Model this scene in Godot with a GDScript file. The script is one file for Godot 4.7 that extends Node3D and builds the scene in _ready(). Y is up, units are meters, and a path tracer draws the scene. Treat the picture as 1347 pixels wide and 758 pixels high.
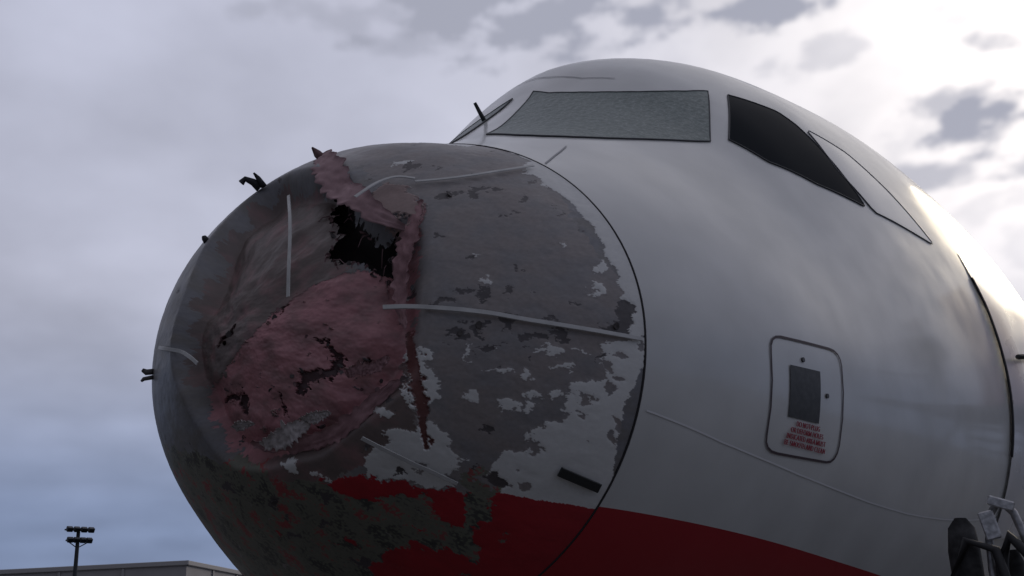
extends Node3D

# ---------------------------------------------------------------- the shape of the nose, in metres aft of its tip
const TIP := 2.808
const JOINT := 0.926
const XT = [0.0, .06, .25, .6, 1.0, 1.5, 1.95, 2.4, 2.85, 3.5, 4.5, 6.0, 9.0]
const YT = [0.0, 0.1785, 0.5225, 0.8275, 0.9867, 1.277, 1.6477, 2.0859, 2.3175, 2.5269, 2.7447, 2.8329, 2.8051]
const XB = [0.0, .06, .25, .6, 1.0, 2.0, 3.5, 6.0, 9.0]
const YB = [0.0, -0.1963, -0.4248, -0.6493, -0.8538, -1.0958, -1.2672, -1.3452, -1.3592]
const XW = [0.0, .06, .25, .6, 1.0, 1.6, 2.3, 3.2, 4.2, 6.0, 9.0]
const YW = [0.0, 0.1893, 0.4706, 0.7745, 1.0172, 1.2488, 1.4295, 1.6434, 1.8184, 1.975, 1.975]
const XM = [0.0, 1.0, 2.5, 6.0, 9.0]
const YM = [0.0, 0.0823, 0.1589, 0.6316, 0.6316]
const XN = [0.0, 1.0, 2.0, 3.0, 6.0, 9.0]
const YN = [2.0, 1.9291, 1.75, 1.9226, 1.8339, 2.0]
var knots := {}
var rng := RandomNumberGenerator.new()
var used := {}
var M := {}

func roots(a) -> PackedFloat64Array:
	var o := PackedFloat64Array()
	for v in a: o.append(sqrt(v))
	return o

func make_knots(called, xk, yk):
	var n: int = xk.size()
	var d := []; var h := []; var m := []
	for i in n - 1:
		h.append(xk[i + 1] - xk[i]); d.append((yk[i + 1] - yk[i]) / h[i])
	for i in n: m.append(0.0)
	for i in range(1, n - 1):
		if d[i - 1] * d[i] > 0:
			var w1: float = 2 * h[i] + h[i - 1]; var w2: float = h[i] + 2 * h[i - 1]
			m[i] = (w1 + w2) / (w1 / d[i - 1] + w2 / d[i])
	m[0] = d[0]; m[n - 1] = 0.0
	knots[called] = [xk, yk, m]

func at_knot(called, x: float) -> float:
	var k = knots[called]; var xk = k[0]
	x = clampf(x, xk[0], xk[xk.size() - 1])
	var i := 0
	while i < xk.size() - 2 and x > xk[i + 1]: i += 1
	var h: float = xk[i + 1] - xk[i]; var t: float = (x - xk[i]) / h
	var t2 := t * t; var t3 := t2 * t
	return (2 * t3 - 3 * t2 + 1) * k[1][i] + (t3 - 2 * t2 + t) * h * k[2][i] + (-2 * t3 + 3 * t2) * k[1][i + 1] + (t3 - t2) * h * k[2][i + 1]

var sections := {}
func section(x: float) -> Array:                       # x, top, bottom, half width, height of the widest line, exponent
	if sections.has(x): return sections[x]
	var xx := clampf(x, 0.0001, 9.0); var s := sqrt(xx)
	var t := at_knot("t", s); var b := at_knot("b", s); var w := at_knot("w", s)
	var m := maxf(minf(at_knot("m", s), t - 0.02 * s), b + 0.02 * s)
	var shrink := 1.0
	if x > 24.0: shrink = sqrt(maxf(0.0004, 1.0 - pow((x - 24.0) / 9.0, 2.0)))
	var r := [x, t, b, w, m, at_knot("n", xx), shrink]
	sections[x] = r
	return r

func hull(s: Array, th: float, out := 0.0) -> Vector3:
	var c := cos(th); var sn := sin(th)
	var h: float = (s[1] - s[4]) if sn > 0 else (s[4] - s[2])
	var n: float = s[5] if sn > 0 else 2.0
	var r: float = pow(pow(absf(c) / s[3], n) + pow(absf(sn) / h, n), -1.0 / n) * s[6] + out
	return Vector3(s[0], TIP + s[4] + r * sn, r * c)

func skin(x: float, th: float, out := 0.0) -> Vector3:
	return hull(section(x), th, out)

func skin_normal(x: float, th: float) -> Vector3:
	var a := skin(x + 0.01, th) - skin(x - 0.01, th)
	var b := skin(x, th + 0.01) - skin(x, th - 0.01)
	var n := a.cross(b).normalized()
	var c := skin(x, th) - Vector3(x, TIP + section(x)[4], 0)
	return n if n.dot(c) > 0 else -n

func off_skin(x: float, th: float, out: float) -> Vector3:
	return skin(x, th) + skin_normal(x, th) * out

# a point of the radome from its chart: q is sqrt(x) along the ray at the section angle
func chart(q: Vector2, out := 0.0) -> Vector3:
	var x := maxf(q.length_squared(), 0.0002); var th := q.angle()
	if out == 0.0: return skin(x, th)
	return skin(x, th) + chart_normal(q) * out

func chart_normal(q: Vector2) -> Vector3:
	var e := 0.012
	var a := chart(q + Vector2(e, 0)) - chart(q - Vector2(e, 0))
	var b := chart(q + Vector2(0, e)) - chart(q - Vector2(0, e))
	var n := a.cross(b).normalized()
	var c := chart(q) - Vector3(1.0, TIP, 0)
	return n if n.dot(c) > 0 else -n

# ---------------------------------------------------------------- names and meshes
func numbered(called: String, parent: Node) -> String:
	var key := str(parent.get_instance_id()) + called
	var n: int = used.get(key, 0); used[key] = n + 1
	return called if n == 0 else "%s_%03d" % [called, n]

func obj(called: String, mesh: Mesh, mat: Material, parent: Node = self, at := Transform3D.IDENTITY) -> MeshInstance3D:
	var o := MeshInstance3D.new(); o.name = numbered(called, parent); o.mesh = mesh
	if mat: o.material_override = mat
	o.transform = at
	parent.add_child(o, true)
	return o

func thing(called: String, label: String, category: String, at := Vector3.ZERO, turn := 0.0, group := "") -> Node3D:
	var o := Node3D.new(); o.name = numbered(called, self); add_child(o, true)
	o.position = at; o.rotation.y = turn
	o.set_meta("label", label); o.set_meta("category", category)
	if group != "": o.set_meta("group", group)
	return o

func st_new() -> SurfaceTool:
	var st := SurfaceTool.new(); st.begin(Mesh.PRIMITIVE_TRIANGLES); st.set_smooth_group(0)
	return st

func commit(st: SurfaceTool) -> ArrayMesh:
	st.generate_normals(); return st.commit()

func grid_mesh(pts: PackedVector3Array, rows: int, cols: int, uvs := PackedVector2Array(), skip := PackedByteArray()) -> ArrayMesh:
	var nrm := PackedVector3Array(); nrm.resize(pts.size())
	for i in rows:
		for j in cols:
			var a := pts[mini(i + 1, rows - 1) * cols + j] - pts[maxi(i - 1, 0) * cols + j]
			var b := pts[i * cols + mini(j + 1, cols - 1)] - pts[i * cols + maxi(j - 1, 0)]
			nrm[i * cols + j] = b.cross(a).normalized()
	var idx := PackedInt32Array()
	for i in rows - 1:
		for j in cols - 1:
			var k := i * cols + j
			if skip.size() and (skip[k] + skip[k + 1] + skip[k + cols] + skip[k + cols + 1]) > 1: continue
			idx.append_array([k, k + cols, k + 1, k + 1, k + cols, k + cols + 1])
	var arr := []; arr.resize(Mesh.ARRAY_MAX)
	arr[Mesh.ARRAY_VERTEX] = pts; arr[Mesh.ARRAY_NORMAL] = nrm; arr[Mesh.ARRAY_INDEX] = idx
	if uvs.size(): arr[Mesh.ARRAY_TEX_UV] = uvs
	var m := ArrayMesh.new(); m.add_surface_from_arrays(Mesh.PRIMITIVE_TRIANGLES, arr)
	return m

func tube_mesh(pts: Array, radii, sides := 8, closed := false) -> ArrayMesh:
	var st := st_new(); var n := pts.size(); var rings := []
	for i in n:
		var a: Vector3 = pts[(i - 1 + n) % n] if (closed or i > 0) else pts[i]
		var b: Vector3 = pts[(i + 1) % n] if (closed or i < n - 1) else pts[i]
		var d := (b - a).normalized()
		var u := d.cross(Vector3(0.13, 0.97, 0.21)).normalized(); var v := u.cross(d)
		var r: float = radii if typeof(radii) != TYPE_ARRAY else radii[i]
		var ring := []
		for k in sides:
			var ang := TAU * k / sides
			ring.append(pts[i] + (u * cos(ang) + v * sin(ang)) * r)
		rings.append(ring)
	for i in (n if closed else n - 1):
		var p = rings[i]; var q = rings[(i + 1) % n]
		for k in sides:
			var l := (k + 1) % sides
			for w in [p[k], q[k], p[l], p[l], q[k], q[l]]: st.add_vertex(w)
	if not closed:
		for e in [0, n - 1]:
			for k in range(1, sides - 1):
				for w in [rings[e][0], rings[e][k], rings[e][k + 1]]: st.add_vertex(w)
	return commit(st)

func box_into(st: SurfaceTool, size: Vector3, at: Transform3D, bev := 0.0):
	var h := size / 2; var b := minf(bev, minf(h.x, minf(h.y, h.z)) * 0.8)
	st.set_smooth_group(-1)
	var faces := [[0, 1, 2], [1, 2, 0], [2, 0, 1]]
	for f in faces:
		for s in [-1.0, 1.0]:
			var q := []
			for c in [[-1, -1], [1, -1], [1, 1], [-1, 1]]:
				var v := Vector3.ZERO
				v[f[0]] = s * h[f[0]]; v[f[1]] = c[0] * (h[f[1]] - b); v[f[2]] = c[1] * (h[f[2]] - b)
				q.append(at * v)
			quad_into(st, q, at.origin)
	if b > 0.0:
		for f in faces:                                  # bevelled edges
			for s1 in [-1.0, 1.0]:
				for s2 in [-1.0, 1.0]:
					var q := []
					for e in [[0, -1], [0, 1], [1, 1], [1, -1]]:
						var v := Vector3.ZERO
						v[f[2]] = e[1] * (h[f[2]] - b)
						v[f[0]] = s1 * (h[f[0]] if e[0] == 0 else h[f[0]] - b)
						v[f[1]] = s2 * (h[f[1]] - b if e[0] == 0 else h[f[1]])
						q.append(at * v)
					quad_into(st, q, at.origin)

func quad_into(st: SurfaceTool, q: Array, inside: Vector3):
	var n: Vector3 = (q[1] - q[0]).cross(q[2] - q[0])
	if n.dot(q[0] - inside) > 0: q.reverse()            # front faces run clockwise
	for k in [0, 1, 2, 0, 2, 3]: st.add_vertex(q[k])

func box(size: Vector3, bev := 0.0, at := Transform3D.IDENTITY) -> ArrayMesh:
	var st := SurfaceTool.new(); st.begin(Mesh.PRIMITIVE_TRIANGLES)
	box_into(st, size, at, bev)
	return commit(st)

func moved(p: Vector3, turn := 0.0, tilt := 0.0) -> Transform3D:
	return Transform3D(Basis.from_euler(Vector3(tilt, turn, 0)), p)

# ---------------------------------------------------------------- materials
func noise_tex(freq: float, octaves: int, lo: Color, hi: Color, seed_: int, size := 512, normal := false, strength := 4.0, kind := FastNoiseLite.TYPE_SIMPLEX_SMOOTH) -> NoiseTexture2D:
	var n := FastNoiseLite.new(); n.seed = seed_; n.frequency = freq; n.fractal_octaves = octaves; n.noise_type = kind
	var t := NoiseTexture2D.new(); t.width = size; t.height = size; t.seamless = true; t.noise = n
	if normal: t.as_normal_map = true; t.bump_strength = strength
	else:
		var g := Gradient.new(); g.set_color(0, lo); g.set_color(1, hi); t.color_ramp = g
	return t

func lin(r, g, b) -> Color: return Color(r, g, b).linear_to_srgb()

func plain(c: Color, rough := 0.6, metal := 0.0, vary := 0.0, seed_ := 1, scale_ := 1.0) -> StandardMaterial3D:
	var m := StandardMaterial3D.new(); m.roughness = rough; m.metallic = metal
	if vary > 0.0:
		m.albedo_texture = noise_tex(0.02, 4, c.darkened(vary), c.lightened(vary * 0.5), seed_, 256)
		m.uv1_triplanar = true; m.uv1_world_triplanar = true; m.uv1_scale = Vector3.ONE * scale_
	else: m.albedo_color = c
	return m

func paint(c: Color, rough: float, seed_: int, vary := 0.05) -> StandardMaterial3D:
	var m := StandardMaterial3D.new()
	m.albedo_texture = noise_tex(0.012, 5, c.darkened(vary), c.lightened(vary * 0.3), seed_, 512)
	m.roughness_texture = noise_tex(0.03, 4, Color(rough * .7, rough * .7, rough * .7), Color(rough * 1.3, rough * 1.3, rough * 1.3), seed_ + 3, 256)
	m.roughness = 1.0
	m.normal_enabled = true; m.normal_texture = noise_tex(0.006, 2, Color.BLACK, Color.WHITE, seed_ + 5, 256, true, 1.5); m.normal_scale = 0.10
	m.uv1_triplanar = true; m.uv1_world_triplanar = true; m.uv1_scale = Vector3.ONE * 0.45
	m.clearcoat_enabled = true; m.clearcoat = 0.42; m.clearcoat_roughness = 0.11
	return m

# ---------------------------------------------------------------- sky
func smooth(a: float, b: float, x: float) -> float:
	var t := clampf((x - a) / (b - a), 0, 1); return t * t * (3 - 2 * t)

func make_sky() -> Texture2D:
	var w := 2048; var h := 1024
	var n1 := FastNoiseLite.new(); n1.seed = 11; n1.frequency = 1.0; n1.fractal_octaves = 6; n1.noise_type = FastNoiseLite.TYPE_SIMPLEX_SMOOTH
	var n2 := FastNoiseLite.new(); n2.seed = 29; n2.frequency = 1.0; n2.fractal_octaves = 4; n2.noise_type = FastNoiseLite.TYPE_SIMPLEX_SMOOTH
	var data := PackedFloat32Array(); data.resize(w * h * 3)
	var glow := dir_of(-5.0, 28.0)
	var wisps := [[1.5, 24.5, 3.0, 1.4, .9], [-3.0, 23.0, 4.0, 1.6, .9], [4.0, 26.3, 2.2, .8, .6], [6.0, 22.8, 2.6, .8, .6], [12.0, 33.3, 2.6, 1.6, 1.0], [0.6, 28.3, 1.4, .7, .55], [27.0, 35.0, 8.0, 2.4, 1.0], [33.0, 33.5, 4.0, 1.0, .5], [9.0, 30.0, 3.0, .8, .35], [38.0, 34.8, 5.0, 1.0, .5]]
	for y in h:
		var el := 90.0 - 180.0 * (y + 0.5) / h
		if el < -1.0:
			for x in w:
				var k := (y * w + x) * 3
				data[k] = .05; data[k + 1] = .055; data[k + 2] = .065
			continue
		var se := sin(deg_to_rad(el)); var ce := cos(deg_to_rad(el))
		var low := smooth(21.0, 7.0, el)
		var high := smooth(30.0, 70.0, el)
		for x in w:
			var a := TAU * (x + 0.5) / w
			var d := Vector3(sin(a) * ce, se, -cos(a) * ce)   # column 0 looks along -z
			var az := rad_to_deg(atan2(-d.z, d.x))
			var p := d * Vector3(1, 1, 1) * (1.0 / (se + 0.22))
			var f := n1.get_noise_3d(p.x * 1.6, p.y * 1.6, p.z * 1.6)
			var g := n2.get_noise_3d(p.x * 0.7 + 9.0, p.y, p.z * 0.7)
			var base := Vector3(.46, .48, .60)
			base = base.lerp(Vector3(.205, .265, .42), low)
			base = base.lerp(Vector3(.36, .37, .45), high)
			var streak := n2.get_noise_3d(p.x * 0.8, d.y * 34.0, p.z * 0.8)
			var f2 := n1.get_noise_3d(p.x * 4.2, p.y * 4.2 + 7.0, p.z * 4.2)
			base *= 1.0 + 0.25 * f * (1.0 - .3 * low) + 0.10 * f2 + 0.16 * g + 0.14 * streak * low
			base += Vector3(.05, .02, .0) * maxf(g, 0.0) * (1.0 - low)
			var ang := rad_to_deg(acos(clampf(d.dot(glow), -1, 1)))
			var gl := exp(-pow(ang / 19.0, 2.0)) * 0.62 + exp(-ang / 26.0) * 0.13
			base += Vector3(1.0, .89, .70) * gl * (1.0 + 0.4 * f + .25 * f2)
			base *= Vector3.ONE.lerp(Vector3(.40, .395, .385), smooth(50.0, 110.0, ang))
			if ang < 75.0:
				var c := .28 * smooth(.12, .5, f2 + .55 * f) * smooth(45.0, 8.0, ang)
				for s in wisps:
					var da: float = (az - s[0]) * ce / s[2]; var de: float = (el - s[1]) / s[3]
					var r: float = da * da + de * de
					if r < 4.0: c = maxf(c, s[4] * smooth(1.9, 0.1, r + 2.6 * n1.get_noise_3d(az * .19, el * .46, 3.0) + 0.25))
				base = base.lerp(Vector3(.37, .385, .47), clampf(c * 1.2, 0, .95))
			var k := (y * w + x) * 3
			data[k] = base.x; data[k + 1] = base.y; data[k + 2] = base.z
	var im := Image.create_from_data(w, h, false, Image.FORMAT_RGBF, data.to_byte_array())
	return ImageTexture.create_from_image(im)

func dir_of(az: float, el: float) -> Vector3:           # azimuth from straight aft towards starboard
	var a := deg_to_rad(az); var e := deg_to_rad(el)
	return Vector3(cos(a) * cos(e), sin(e), -sin(a) * cos(e))

# ---------------------------------------------------------------- the radome's wear, drawn in its chart
const WHITE := 0; const GREY := 1; const BROWN := 2; const PINK := 3; const RED := 4; const DARK := 5; const SIDE := 6; const PIT := 7; const HOLE := 8; const FLAP := 9; const GASH := 10; const SPLIT := 11
const LW := 1000
var label_map := PackedByteArray()
var dent_map := PackedFloat32Array()
const DW := 160
var AREAS = [
	[GREY, [-0.034, 0.692, 0.303, 0.798, 0.039, 1.274, 0.721, 0.619, 0.967, -0.004, 0.775, -0.586, 0.545, -0.786, -0.022, -0.767, 0.259, -0.42, 0.53, -0.079, 0.509, 0.34, 0.305, 0.538, 0.054, 0.7]],
	[GREY, [0.305, 0.808, -0.133, 1.27, 0.46, 0.861, 0.532, 0.819, 0.663, 0.671, 0.619, 0.482, 0.489, 0.467]],
	[WHITE, [0.67, 0.743, 0.832, 0.567, 0.932, 0.364, 0.973, 0.178, 0.973, -0.029, 0.93, -0.086, 0.932, 0.016, 0.915, 0.165, 0.868, 0.322, 0.804, 0.444, 0.728, 0.535, 0.668, 0.612, 0.655, 0.66]],
	[WHITE, [0.302, 0.804, -0.437, 1.434, 0.085, 1.269, 0.699, 0.69, 0.664, 0.684, 0.532, 0.819, 0.418, 0.909, 0.45, 0.773, 0.392, 0.795]],
	[WHITE, [0.942, -0.071, 0.976, -0.052, 0.784, -0.606, 0.577, -0.533, 0.617, -0.455, 0.646, -0.424, 0.693, -0.411, 0.728, -0.342, 0.777, -0.314, 0.796, -0.252, 0.832, -0.212, 0.866, -0.203, 0.885, -0.134, 0.888, -0.092]],
	[WHITE, [0.344, -0.445, 0.42, -0.366, 0.495, -0.344, 0.545, -0.335, 0.564, -0.425, 0.512, -0.517, 0.344, -0.489]],
	[WHITE, [0.508, -0.12, 0.53, -0.114, 0.522, -0.214, 0.515, -0.3, 0.488, -0.309, 0.499, -0.214]],
	[WHITE, [0.554, -0.121, 0.568, -0.13, 0.571, -0.213, 0.552, -0.279, 0.534, -0.291, 0.537, -0.213]],
	[BROWN, [-0.15, 0.563, -0.06, 0.617, 0.193, 0.562, 0.385, 0.218, 0.356, 0.169, 0.21, -0.055, -0.04, -0.179, -0.15, -0.16, -0.18, -0.05, -0.19, 0.16, -0.18, 0.393]],
	[BROWN, [0.278, -0.419, 0.398, -0.297, 0.512, -0.214, 0.52, -0.079, 0.535, -0.125, 0.495, -0.344, 0.422, -0.374, 0.358, -0.446]],
	[RED, [0.244, -0.465, 0.437, -0.513, 0.579, -0.53, 0.79, -0.585, 0.584, -0.902, -0.616, -0.679]],
	[DARK, [-0.537, -0.235, -0.063, -0.394, 0.026, -0.401, 0.265, -0.41, 0.219, -0.5, 0.287, -0.542, 0.386, -0.54, 0.456, -0.528, 0.437, -0.585, 0.455, -0.627, 0.507, -0.628, 0.453, -0.739, 0.426, -0.707, 0.346, -0.675, 0.226, -0.713, 0.077, -0.809, -0.624, -0.668, -0.546, -0.317]],
	[DARK, [0.569, -0.456, 0.603, -0.473, 0.614, -0.516, 0.509, -0.649, 0.501, -0.629]],
	[BROWN, [0.089, -0.4, 0.231, -0.394, 0.377, -0.362, 0.358, -0.446, 0.25, -0.47, 0.212, -0.498, 0.077, -0.454]],
	[PINK, [-0.12, -0.19, 0.03, -0.10, 0.14, -0.01, 0.27, 0.169, 0.399, 0.202, 0.499, 0.16, 0.524, 0.195, 0.491, 0.393, 0.526, 0.336, 0.555, 0.015, 0.541, -0.079, 0.499, -0.214, 0.402, -0.297, 0.255, -0.396, 0.08, -0.413, -0.03, -0.395, -0.07, -0.30]],
	[FLAP, [0.383, 0.427, 0.401, 0.467, 0.468, 0.436, 0.509, 0.352, 0.524, 0.251, 0.489, 0.269, 0.41, 0.364]],
	[HOLE, [0.19, 0.565, 0.247, 0.516, 0.29, 0.47, 0.345, 0.387, 0.405, 0.321, 0.464, 0.263, 0.489, 0.275, 0.501, 0.245, 0.494, 0.226, 0.486, 0.207, 0.509, 0.14, 0.496, 0.154, 0.46, 0.178, 0.437, 0.216, 0.40, 0.235, 0.365, 0.228, 0.345, 0.262, 0.315, 0.29, 0.318, 0.345, 0.285, 0.38, 0.262, 0.43, 0.222, 0.475]],
]
# chips: chart x, y, half width, half height
var CHIPS_WHITE = [0.786, -0.126, 0.025, 0.018, 0.69, -0.29, 0.019, 0.017, 0.632, -0.259, 0.013, 0.02, 0.739, -0.254, 0.015, 0.013, 0.692, -0.186, 0.016, 0.011, 0.736, -0.193, 0.01, 0.011, 0.775, -0.251, 0.01, 0.022, 0.889, 0.161, 0.011, 0.03, 0.883, 0.084, 0.012, 0.015, 0.809, 0.224, 0.007, 0.011, 0.733, -0.289, 0.017, 0.013, 0.838, -0.12, 0.01, 0.013, 0.447, -0.3, 0.029, 0.012, 0.685, 0.1, 0.008, 0.011, 0.638, -0.132, 0.005, 0.023, 0.388, 0.57, 0.036, 0.019, 0.536, 0.09, 0.011, 0.011, 0.828, -0.349, 0.009, 0.011, 0.525, -0.125, 0.012, 0.021, 0.804, -0.167, 0.012, 0.009, 0.164, -0.437, 0.022, 0.012, 0.232, -0.469, 0.018, 0.012]
var CHIPS_GREY = [0.788, -0.208, 0.033, 0.041, 0.876, -0.225, 0.012, 0.02, 0.831, -0.261, 0.008, 0.016, 0.874, -0.336, 0.007, 0.027, 0.857, -0.369, 0.007, 0.019, 0.869, -0.094, 0.02, 0.017, 0.845, -0.137, 0.02, 0.023, 0.885, -0.168, 0.008, 0.019, 0.915, -0.131, 0.011, 0.011, 0.809, -0.305, 0.009, 0.013, 0.704, -0.403, 0.018, 0.023, 0.947, -0.092, 0.006, 0.015, 0.657, -0.516, 0.013, 0.016, 0.59, -0.504, 0.02, 0.028]
var CHIPS_DARK = [0.485, 0.31, 0.012, 0.016, 0.56, 0.41, 0.014, 0.022, 0.606, 0.427, 0.015, 0.022, 0.609, 0.448, 0.01, 0.015, 0.649, 0.447, 0.013, 0.016, 0.714, 0.416, 0.008, 0.015, 0.582, 0.244, 0.011, 0.011, 0.553, 0.09, 0.013, 0.013, 0.608, 0.019, 0.013, 0.011, 0.643, 0.055, 0.009, 0.013, 0.672, 0.052, 0.008, 0.028, 0.671, -0.056, 0.009, 0.028, 0.726, 0.054, 0.008, 0.022, 0.721, -0.042, 0.008, 0.032, 0.628, -0.08, 0.016, 0.011, 0.749, -0.08, 0.013, 0.013, 0.677, -0.113, 0.019, 0.009, 0.799, -0.02, 0.016, 0.011, 0.846, 0.028, 0.006, 0.009, 0.808, -0.072, 0.014, 0.018, 0.928, 0.002, 0.016, 0.044, 0.913, -0.042, 0.019, 0.02, 0.881, -0.134, 0.012, 0.011, 0.768, -0.074, 0.015, 0.011, 0.636, -0.354, 0.01, 0.014, 0.608, -0.496, 0.017, 0.02, 0.418, 0.548, 0.012, 0.02, 0.499, -0.214, 0.012, 0.027, 0.463, -0.268, 0.014, 0.015, 0.403, -0.288, 0.013, 0.008, 0.434, -0.151, 0.015, 0.012, 0.481, -0.146, 0.008, 0.014, 0.282, -0.372, 0.015, 0.013, 0.377, -0.404, 0.008, 0.007, -0.095, -0.464, 0.022, 0.012, 0.042, -0.528, 0.025, 0.009, 0.152, -0.61, 0.015, 0.009, 0.416, -0.47, 0.013, 0.012, 0.163, -0.731, 0.028, 0.021, 0.21, -0.535, 0.021, 0.012]
# open cracks: chart x, y, half width along the run
var CRACKS = [
	[-0.045, -0.015, 0.009, -0.007, 0.021, 0.014, 0.025, 0.035, 0.015, 0.055, 0.07, 0.007],
	[-0.045, -0.21, 0.006, -0.03, -0.223, 0.012, 0.02, -0.205, 0.010, 0.036, -0.215, 0.014, 0.032, -0.262, 0.017],
	[0.25, -0.235, 0.014, 0.265, -0.195, 0.02, 0.30, -0.19, 0.016, 0.34, -0.17, 0.013, 0.366, -0.15, 0.014, 0.375, -0.12, 0.008, 0.365, -0.08, 0.006, 0.34, -0.04, 0.004],
	[0.396, -0.165, 0.012, 0.43, -0.155, 0.01, 0.45, -0.152, 0.012],
	[0.43, -0.262, 0.006, 0.463, -0.245, 0.011, 0.482, -0.228, 0.006],
	[0.17, -0.24, 0.004, 0.178, -0.275, 0.007, 0.172, -0.3, 0.004],
	[0.26, -0.34, 0.006, 0.285, -0.362, 0.010, 0.31, -0.352, 0.005],
	[0.231, 0.083, 0.004, 0.226, 0.11, 0.005, 0.245, 0.12, 0.004],
]

func cell(v: float) -> int: return clampi(int((v + 1.0) * 0.5 * LW), 0, LW - 1)

func fill_area(pts: PackedVector2Array, v: int):
	var lo := 9.0; var hi := -9.0
	for p in pts: lo = minf(lo, p.y); hi = maxf(hi, p.y)
	for row in range(cell(lo), cell(hi) + 1):
		var y := (row + 0.5) / LW * 2.0 - 1.0
		var xs := []
		for i in pts.size():
			var a := pts[i]; var b := pts[(i + 1) % pts.size()]
			if (a.y > y) != (b.y > y): xs.append(a.x + (y - a.y) / (b.y - a.y) * (b.x - a.x))
		xs.sort()
		for i in range(0, xs.size() - 1, 2):
			for col in range(cell(xs[i]), cell(xs[i + 1]) + 1): label_map[row * LW + col] = v

func chip(c: Vector2, rx: float, ry: float, v: int):
	var pts := PackedVector2Array(); var n := 13; var turn := rng.randf() * TAU
	for i in n:
		var a := TAU * i / n
		var k := rng.randf_range(0.55, 1.25)
		pts.append(c + Vector2(cos(a) * rx, sin(a) * ry) * k)
	fill_area(pts, v)

func draw_wear():
	label_map.resize(LW * LW); label_map.fill(SIDE)
	for a in AREAS:
		var pts := PackedVector2Array()
		for i in range(0, a[1].size(), 2): pts.append(Vector2(a[1][i], a[1][i + 1]))
		fill_area(pts, a[0])
	# how deep the crushed areas lie: the torn areas, blurred
	var m := PackedFloat32Array(); m.resize(DW * DW)
	for y in DW:
		for x in DW:
			var l := label_map[int((y + .5) * LW / DW) * LW + int((x + .5) * LW / DW)]
			var q := Vector2((x + .5) / DW * 2 - 1, (y + .5) / DW * 2 - 1)
			m[y * DW + x] = 1.0 if (l == BROWN and q.y > -0.2 or l == PINK or l == HOLE) else 0.0
	for pass_ in 3:
		var t := m.duplicate()
		for y in range(2, DW - 2):
			for x in range(2, DW - 2):
				var s := 0.0
				for k in range(-2, 3): s += m[y * DW + x + k]
				t[y * DW + x] = s / 5.0
		m = t.duplicate()
		for y in range(2, DW - 2):
			for x in range(2, DW - 2):
				var s := 0.0
				for k in range(-2, 3): s += t[(y + k) * DW + x]
				m[y * DW + x] = s / 5.0
	dent_map = m
	for i in range(0, CHIPS_WHITE.size(), 4): chip(Vector2(CHIPS_WHITE[i], CHIPS_WHITE[i + 1]), CHIPS_WHITE[i + 2], CHIPS_WHITE[i + 3], WHITE)
	for i in range(0, CHIPS_GREY.size(), 4): chip(Vector2(CHIPS_GREY[i], CHIPS_GREY[i + 1]), CHIPS_GREY[i + 2], CHIPS_GREY[i + 3], GREY)
	for k in 260:                                       # small flecks all over
		var q := Vector2(rng.randf_range(-.5, .93), rng.randf_range(-.85, .85))
		if q.length() > .93: continue
		var l := label_map[cell(q.y) * LW + cell(q.x)]
		var r := .0015 + .006 * pow(rng.randf(), 2.5)
		if l == GREY: chip(q, r, r * rng.randf_range(.7, 2.0), WHITE if (rng.randf() < .25 and q.y < 0.2) else PIT)
		elif l == WHITE and q.x < .9: chip(q, r * 1.4, r * 1.4, GREY)
		elif l == DARK: chip(q, r * 2.5, r * 1.6, [PIT, RED, GREY, PIT][rng.randi() % 4])
		elif l == RED and q.x < .75: chip(q, r * 2, r * 1.5, DARK)
		elif l == PINK: chip(q, r * 1.5, r, [BROWN, PIT, FLAP][rng.randi() % 3])
		elif l == SIDE: chip(q, r, r, PIT)
	for i in range(0, CHIPS_DARK.size(), 4): chip(Vector2(CHIPS_DARK[i], CHIPS_DARK[i + 1]), CHIPS_DARK[i + 2] * 1.1, CHIPS_DARK[i + 3] * 1.05, PIT)
	for c in CRACKS:
		for i in range(0, c.size() - 3, 3):
			var a := Vector2(c[i], c[i + 1]); var b := Vector2(c[i + 3], c[i + 4])
			for k in 7:
				var t := k / 6.0
				var r: float = lerpf(c[i + 2], c[i + 5], t) * .85
				chip(a.lerp(b, t), r, r, GASH)

func draw_split():
	var c := [.538, -.05, .004, .539, -.102, .007, .539, -.17, .008, .535, -.236, .008, .524, -.311, .006, .505, -.406, .003]
	for i in range(0, c.size() - 3, 3):
		for k in 24:
			var t := k / 23.0
			var r: float = lerpf(c[i + 2], c[i + 5], t) * 1.1
			chip(Vector2(c[i], c[i + 1]).lerp(Vector2(c[i + 3], c[i + 4]), t), r, r * 1.3, SPLIT)

var warp_a: FastNoiseLite; var warp_b: FastNoiseLite
func worn_at(q: Vector2) -> int:
	var here := label_map[cell(q.y) * LW + cell(q.x)]
	if here == SPLIT: return here
	var amp := 1.0
	if q.x > .6 and q.y < -.42: amp = .25
	elif q.length() > .9: amp = .4
	var w := Vector2(warp_a.get_noise_2d(q.x, q.y), warp_b.get_noise_2d(q.x, q.y)) * 0.026 * amp
	w += Vector2(warp_a.get_noise_2d(q.x * 6.0, q.y * 6.0 + 3.0), warp_b.get_noise_2d(q.x * 6.0 + 4.0, q.y * 6.0)) * 0.009 * amp
	return label_map[cell(q.y + w.y) * LW + cell(q.x + w.x)]

func dent_at(q: Vector2) -> float:
	var fx := clampf((q.x + 1) * .5 * DW - .5, 0, DW - 2); var fy := clampf((q.y + 1) * .5 * DW - .5, 0, DW - 2)
	var x := int(fx); var y := int(fy); fx -= x; fy -= y
	var k := y * DW + x
	return lerpf(lerpf(dent_map[k], dent_map[k + 1], fx), lerpf(dent_map[k + DW], dent_map[k + DW + 1], fx), fy)

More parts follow.
